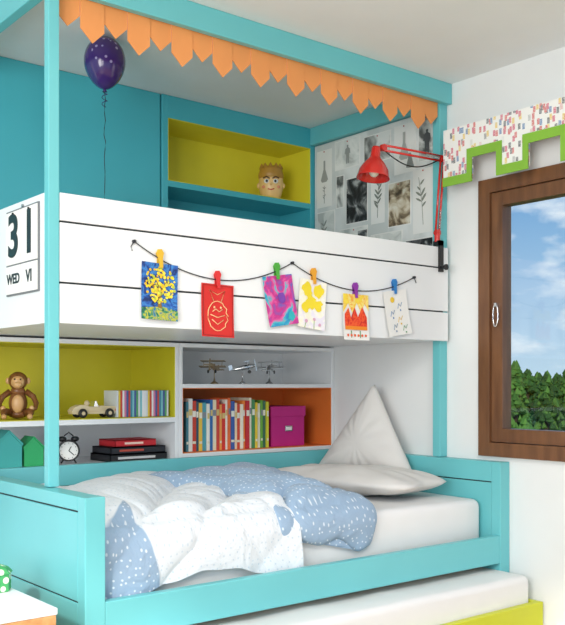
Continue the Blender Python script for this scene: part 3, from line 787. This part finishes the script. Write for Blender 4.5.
# wooden monkey
b = MB(); mx_, my_, mz_ = 1.62, 3.87, .949; MK, LB = M['monkey'], M['limba']; KS = 1.13
def mp_(x, y, z): return Vector((mx_, my_, mz_))+Rz @ Vector((x, y, z))*KS
def me_(p, r_, m, s=24): b.ell(p, tuple(q*KS for q in r_), m, s, R=Rz)
me_(mp_(0, 0, .062), (.036, .032, .052), MK); me_(mp_(0, -.022, .06), (.024, .014, .036), LB)
me_(mp_(0, -.004, .110), (.028, .026, .02), MK)
me_(mp_(0, -.006, .150), (.037, .034, .036), MK); me_(mp_(0, -.027, .145), (.026, .020, .026), LB); me_(mp_(0, -.044, .135), (.017, .012, .012), LB)
for s_ in (-1, 1):
    me_(mp_(s_*.038, -.002, .150), (.009, .006, .013), LB)
    me_(mp_(s_*.011, -.045, .156), (.0035, .0035, .0035), M['black'], 10)
    b.tube([mp_(s_*.030, 0, .108), mp_(s_*.058, -.006, .088), mp_(s_*.070, -.020, .062), mp_(s_*.066, -.040, .042), mp_(s_*.056, -.052, .040)], [.014, .013, .012, .010, .008], MK, 12)
    me_(mp_(s_*.054, -.056, .042), (.010, .010, .012), LB, 14)
    b.tube([mp_(s_*.024, 0, .022), mp_(s_*.044, -.028, .030), mp_(s_*.052, -.058, .032), mp_(s_*.050, -.085, .020), mp_(s_*.048, -.094, .012)], [.017, .016, .014, .012, .010], MK, 12)
    me_(mp_(s_*.048, -.102, .012), (.011, .016, .011), LB, 14)
me_(mp_(0, .004, .0185), (.034, .030, .018), MK)
b.done('wooden_monkey')
# toy car
b = MB(); TW = M['toywood']; cx, cyy, cz = 1.95, 3.80, .949
b.prism([(-.11, .018), (.11, .018), (.115, .035), (.105, .052), (.03, .056), (.02, .052), (-.03, .052), (-.04, .060), (-.075, .060), (-.10, .05), (-.115, .035)], (cx, cyy-.024, cz), (1, 0, 0), (0, 0, 1), (0, .048, 0), TW)
b.prism([(-.005, .05), (.02, .05), (.008, .078), (.002, .078)], (cx, cyy-.022, cz), (1, 0, 0), (0, 0, 1), (0, .044, 0), M['chrome'])
b.ell((cx-.03, cyy, cz+.066), (.013, .013, .014), TW, 16)
for wx in (-.065, .070):
    for wy in (-.031, .031):
        b.lathe([(.0005, -.007), (.018, -.007), (.0215, -.004), (.0215, .004), (.018, .007), (.0005, .007)], (cx+wx, cyy+wy, cz+.0215), M['black'], 24, 'Y'); b.cyl((cx+wx, cyy+wy, cz+.0215), .009, .017, TW, 'Y')
b.cyl((cx+.11, cyy, cz+.036), .008, .05, M['red'], 'Y')
b.done('toy_car', .001, 1)
# toy airplanes
brz = mat('bronze', '#A8977A', .35, metal=.6)
def plane(x, y, z, rot, m, ptch=-12):
    b = MB(); R = Matrix.Rotation(math.radians(rot), 3, 'Z') @ Matrix.Rotation(math.radians(ptch), 3, 'Y'); o = Vector((x, y, z+.085))
    Rf = R @ Matrix.Rotation(math.radians(90), 3, 'Y')
    b.lathe([(.0005, .068), (.006, .066), (.012, .05), (.013, .02), (.010, -.02), (.005, -.06), (.0005, -.072)], o, m, 18, R=Rf)
    RR = Matrix.Translation(o) @ R.to_4x4()
    def bx(*a): b.box(*a, m, R=RR)
    bx(.012, .042, -.07, .07, -.004, .0); bx(.012, .040, -.065, .065, .026, .029)
    bx(-.07, -.052, -.03, .03, .0, .003); bx(-.072, -.052, -.0015, .0015, 0, .026)
    for s_ in (-1, 1):
        b.tube([RR @ Vector((.027, s_*.05, 0)), RR @ Vector((.027, s_*.05, .027))], .0015, m, 5)
        b.tube([RR @ Vector((.03, 0, -.008)), RR @ Vector((.032, s_*.018, -.026))], .002, m, 5)
        b.cyl(RR @ Vector((.032, s_*.02, -.028)), .009, .005, M['black'], R=R @ Matrix.Rotation(math.radians(90), 3, 'X'), seg=14)
    bx(.069, .072, -.003, .003, -.03, .03); bx(.069, .072, -.03, .03, -.003, .003)
    b.tube([o+Vector((0, 0, -.01)), (x, y, z+.004)], .0025, m, 8); b.lathe([(.0005, .0), (.022, .0), (.018, .006), (.006, .014), (.003, .03), (.0005, .03)], (x, y, z+.0002), m, 20)
    b.done('toy_airplane')
plane(2.66, 3.84, 1.1055, 215, brz); plane(2.84, 3.84, 1.1055, -35, M['chrome']); plane(3.02, 3.84, 1.1055, 40, M['metal'])
# figurine head on upper niche
b = MB(); skin = mat('ceramic_skin', '#F0C784', .35); hair = mat('ceramic_hair', '#B98A3A', .4); hx, hy_, hz_ = 3.15, 3.99, 2.1345
Rg = Matrix.Rotation(math.radians(-38), 3, 'Z')
def hp(x, y, z): return Vector((hx, hy_, hz_))+Rg @ Vector((x, y, z))
b.lathe([(.0005, 0), (.042, 0), (.056, .02), (.066, .06), (.069, .10), (.066, .14), (.060, .165), (.052, .170), (.050, .160), (.0005, .158)], (hx, hy_, hz_), skin, 36)
b.lathe([(.0675, .122), (.071, .125), (.0705, .148), (.064, .172), (.060, .186), (.052, .186), (.050, .160)], (hx, hy_, hz_), hair, 36)
for k in range(11):
    a = k*2*math.pi/11; b.lathe([(.012, 0), (.009, .012), (.0005, .026)], (hx+.056*math.cos(a), hy_+.056*math.sin(a), hz_+.180), hair, 10)
for s_ in (-1, 1):
    b.ell(hp(s_*.069, 0, .085), (.010, .010, .016), skin, 14, R=Rg)
    b.ell(hp(s_*.025, -.064, .098), (.015, .007, .013), M['paper'], 14, R=Rg); b.ell(hp(s_*.024, -.071, .097), (.007, .003, .008), M['black'], 12, R=Rg)
    b.tube([hp(s_*.008, -.070, .112), hp(s_*.026, -.069, .122), hp(s_*.044, -.058, .116)], .004, cm('#5A3A20'), 6)
    b.ell(hp(s_*.040, -.054, .068), (.012, .005, .009), cm('#E0906A'), 12, R=Rg)
b.ell(hp(0, -.070, .082), (.008, .009, .009), skin, 12)
b.tube([hp(-.018, -.064, .056), hp(0, -.067, .050), hp(.018, -.064, .056)], .0032, M['red'], 6)
b.done('ceramic_head_figurine')

# ---------------------------------------------------------------- bedside table with box
b = MB(); DW = wood('desk_edge_wood', '#B98452', '#D3A06A', (20, 2, 20)); zt0 = .462
b.box(.55, 1.13, 2.416, 3.2, zt0-.02, zt0, W); b.box(.553, 1.127, 2.419, 3.197, zt0-.065, zt0-.02, DW)
b.box(.58, 1.10, 2.45, 3.17, .20, zt0-.065, DW)
b.box(.60, 1.08, 2.443, 2.451, .215, .37, W); b.cyl((.84, 2.434, .29), .012, .018, M['metal'], 'Y')
for x in (.59, 1.08):
    for y in (2.45, 3.15): b.box(x-.015, x+.015, y, y+.03, 0, .38, DW)
b.done('nightstand', .003)
pat = dotted('leaf_print', '#3E9A5A', '#E9F0D8', 38, .38, .6, 1)
b = MB(); b.prism([(.055*math.cos(math.pi/3*i), .055*math.sin(math.pi/3*i)) for i in range(6)], (1.072, 2.745, zt0+.0005), (1, 0, 0), (0, 1, 0), (0, 0, .055), pat)
b.lathe([(.06, .055), (.045, .07), (.02, .08), (.0005, .083)], (1.072, 2.745, zt0), pat, 6, smooth=False)
b.done('patterned_gift_box', .002)

# ---------------------------------------------------------------- exterior
grass = mat('grass', '#5E8A3C', .95, var=.3, nscale=.5)
box('ground_lawn', 3.9, 70, -40, 60, -5.1, -5.0, m=grass)
leafm = [mat('foliage_a', '#35551F', .9, var=.5, nscale=3), mat('foliage_b', '#5A7F30', .9, var=.5, nscale=3), mat('foliage_c', '#446B26', .9, var=.5, nscale=3)]
bark = mat('bark', '#4A3A2A', .9)
def tree(X_, Y_, top, rad, mi):
    bm_ = MB(); hgt = top+5
    bm_.tube([(X_, Y_, -5), (X_, Y_, top-.3)], [.18, .03], bark)
    for i in range(620):
        f = random.random()**.6; z = -4.0+(hgt-1)*f*.985
        r_ = rad*(1-f)**.75+.03
        a = random.uniform(0, 6.283); s_ = random.uniform(.10, .22)*(1-.5*f)
        rr = r_*random.uniform(.5, 1)
        cpt = Vector((X_+rr*math.cos(a), Y_+rr*math.sin(a), z)); m_ = leafm[(mi+(i % 3 == 0)) % 3]
        n_ = 6; vs = [cpt+Vector((0, 0, s_*1.4))]
        for q in range(n_): vs.append(cpt+Vector((s_*math.cos(q*1.047)*random.uniform(.5, 1.1), s_*math.sin(q*1.047)*random.uniform(.5, 1.1), random.uniform(-.4, .1)*s_)))
        vs.append(cpt-Vector((0, 0, s_*.7)))
        bm_.add(vs, [(0, 1+q, 1+(q+1) % n_) for q in range(n_)]+[(n_+1, 1+(q+1) % n_, 1+q) for q in range(n_)], m_)
    bm_.done('garden_tree')
for x_, y_, top, rad, mi in ((17.91, 13.80, 1.80, 1.1, 0), (16.59, 12.29, 1.62, .9, 1), (19.33, 13.94, 1.50, 1.1, 2), (17.99, 12.45, 1.40, 1.0, 0), (20.97, 13.89, 1.50, 1.2, 1), (19.65, 12.39, 1.35, 1.2, 2), (19.11, 15.40, 1.6, 1.3, 1), (24.62, 17.37, 1.5, 1.6, 0), (26.85, 18.14, 1.5, 1.8, 2), (24.63, 18.65, 1.75, 1.7, 1), (28.31, 20.81, 1.7, 2.0, 2), (29.22, 18.79, 1.5, 2.0, 0), (22.91, 13.61, 1.5, 1.6, 0), (20.97, 17.75, 1.4, 1.8, 2), (26.75, 14.36, 1.5, 2.0, 1)):
    tree(x_, y_, top, rad, mi)

# ---------------------------------------------------------------- world
wd_ = bpy.data.worlds.new('sky'); sc.world = wd_; wd_.use_nodes = True; nt = wd_.node_tree
bg = nt.nodes['Background']
tc = nt.nodes.new('ShaderNodeTexCoord'); sx = nt.nodes.new('ShaderNodeSeparateXYZ'); nt.links.new(tc.outputs['Generated'], sx.inputs[0])
r = nt.nodes.new('ShaderNodeValToRGB')
r.color_ramp.elements[0].position = 0.0; r.color_ramp.elements[0].color = lin('#BFD8EA')
r.color_ramp.elements[1].position = .25; r.color_ramp.elements[1].color = lin('#5692CC')
nt.links.new(sx.outputs['Z'], r.inputs[0])
mp = nt.nodes.new('ShaderNodeMapping'); mp.inputs['Scale'].default_value = (1, 1, 2.2); nt.links.new(tc.outputs['Generated'], mp.inputs['Vector'])
n = nt.nodes.new('ShaderNodeTexNoise'); n.inputs['Scale'].default_value = 15; n.inputs['Detail'].default_value = 8
nt.links.new(mp.outputs['Vector'], n.inputs['Vector'])
r2 = nt.nodes.new('ShaderNodeValToRGB'); r2.color_ramp.elements[0].position = .50; r2.color_ramp.elements[1].position = .78
nt.links.new(n.outputs['Fac'], r2.inputs[0])
mc = nt.nodes.new('ShaderNodeMixRGB'); mc.inputs[2].default_value = (.95, .96, .98, 1)
nt.links.new(r2.outputs[0], mc.inputs[0]); nt.links.new(r.outputs[0], mc.inputs[1]); nt.links.new(mc.outputs[0], bg.inputs[0])
bg.inputs[1].default_value = 1.1

def area(name, loc, target, sx_, sy_, pw, col=(1, 1, 1)):
    l = bpy.data.lights.new(name, 'AREA'); l.shape = 'RECTANGLE'; l.size = sx_; l.size_y = sy_; l.energy = pw; l.color = col
    o = bpy.data.objects.new(name, l); o.location = loc
    o.rotation_euler = (Vector(target)-Vector(loc)).to_track_quat('-Z', 'Y').to_euler(); COL.objects.link(o)
area('side_fill', (-1.5, .6, 1.5), (2.4, 3.2, 1.2), 2.0, 1.8, 115, (1, .97, .93))  # added soft fill at the open left side, no window there
area('overhead_fill', (1.4, .4, 2.52), (1.4, .4, 0), 1.2, 1.2, 50, (1, .96, .91))  # added fill from above to lift the room, no lamp fitting there
s = bpy.data.lights.new('sun', 'SUN'); s.energy = 2.0; s.angle = math.radians(3); s.color = (1, .94, .84)
so = bpy.data.objects.new('sun', s); so.rotation_euler = Vector((.75, .75, -.52)).to_track_quat('-Z', 'Y').to_euler(); COL.objects.link(so)

# ---------------------------------------------------------------- camera
cam = bpy.data.cameras.new('camera'); co = bpy.data.objects.new('camera', cam); COL.objects.link(co)
cam.sensor_fit = 'HORIZONTAL'; cam.sensor_width = 36; cam.lens = 36*904/565; cam.shift_y = 72.5/565
co.location = (0, 0, 1.1); co.rotation_euler = (math.radians(90), 0, math.radians(-39.02))
sc.camera = co
sc.view_settings.view_transform = 'Standard'
sc.view_settings.exposure = 0
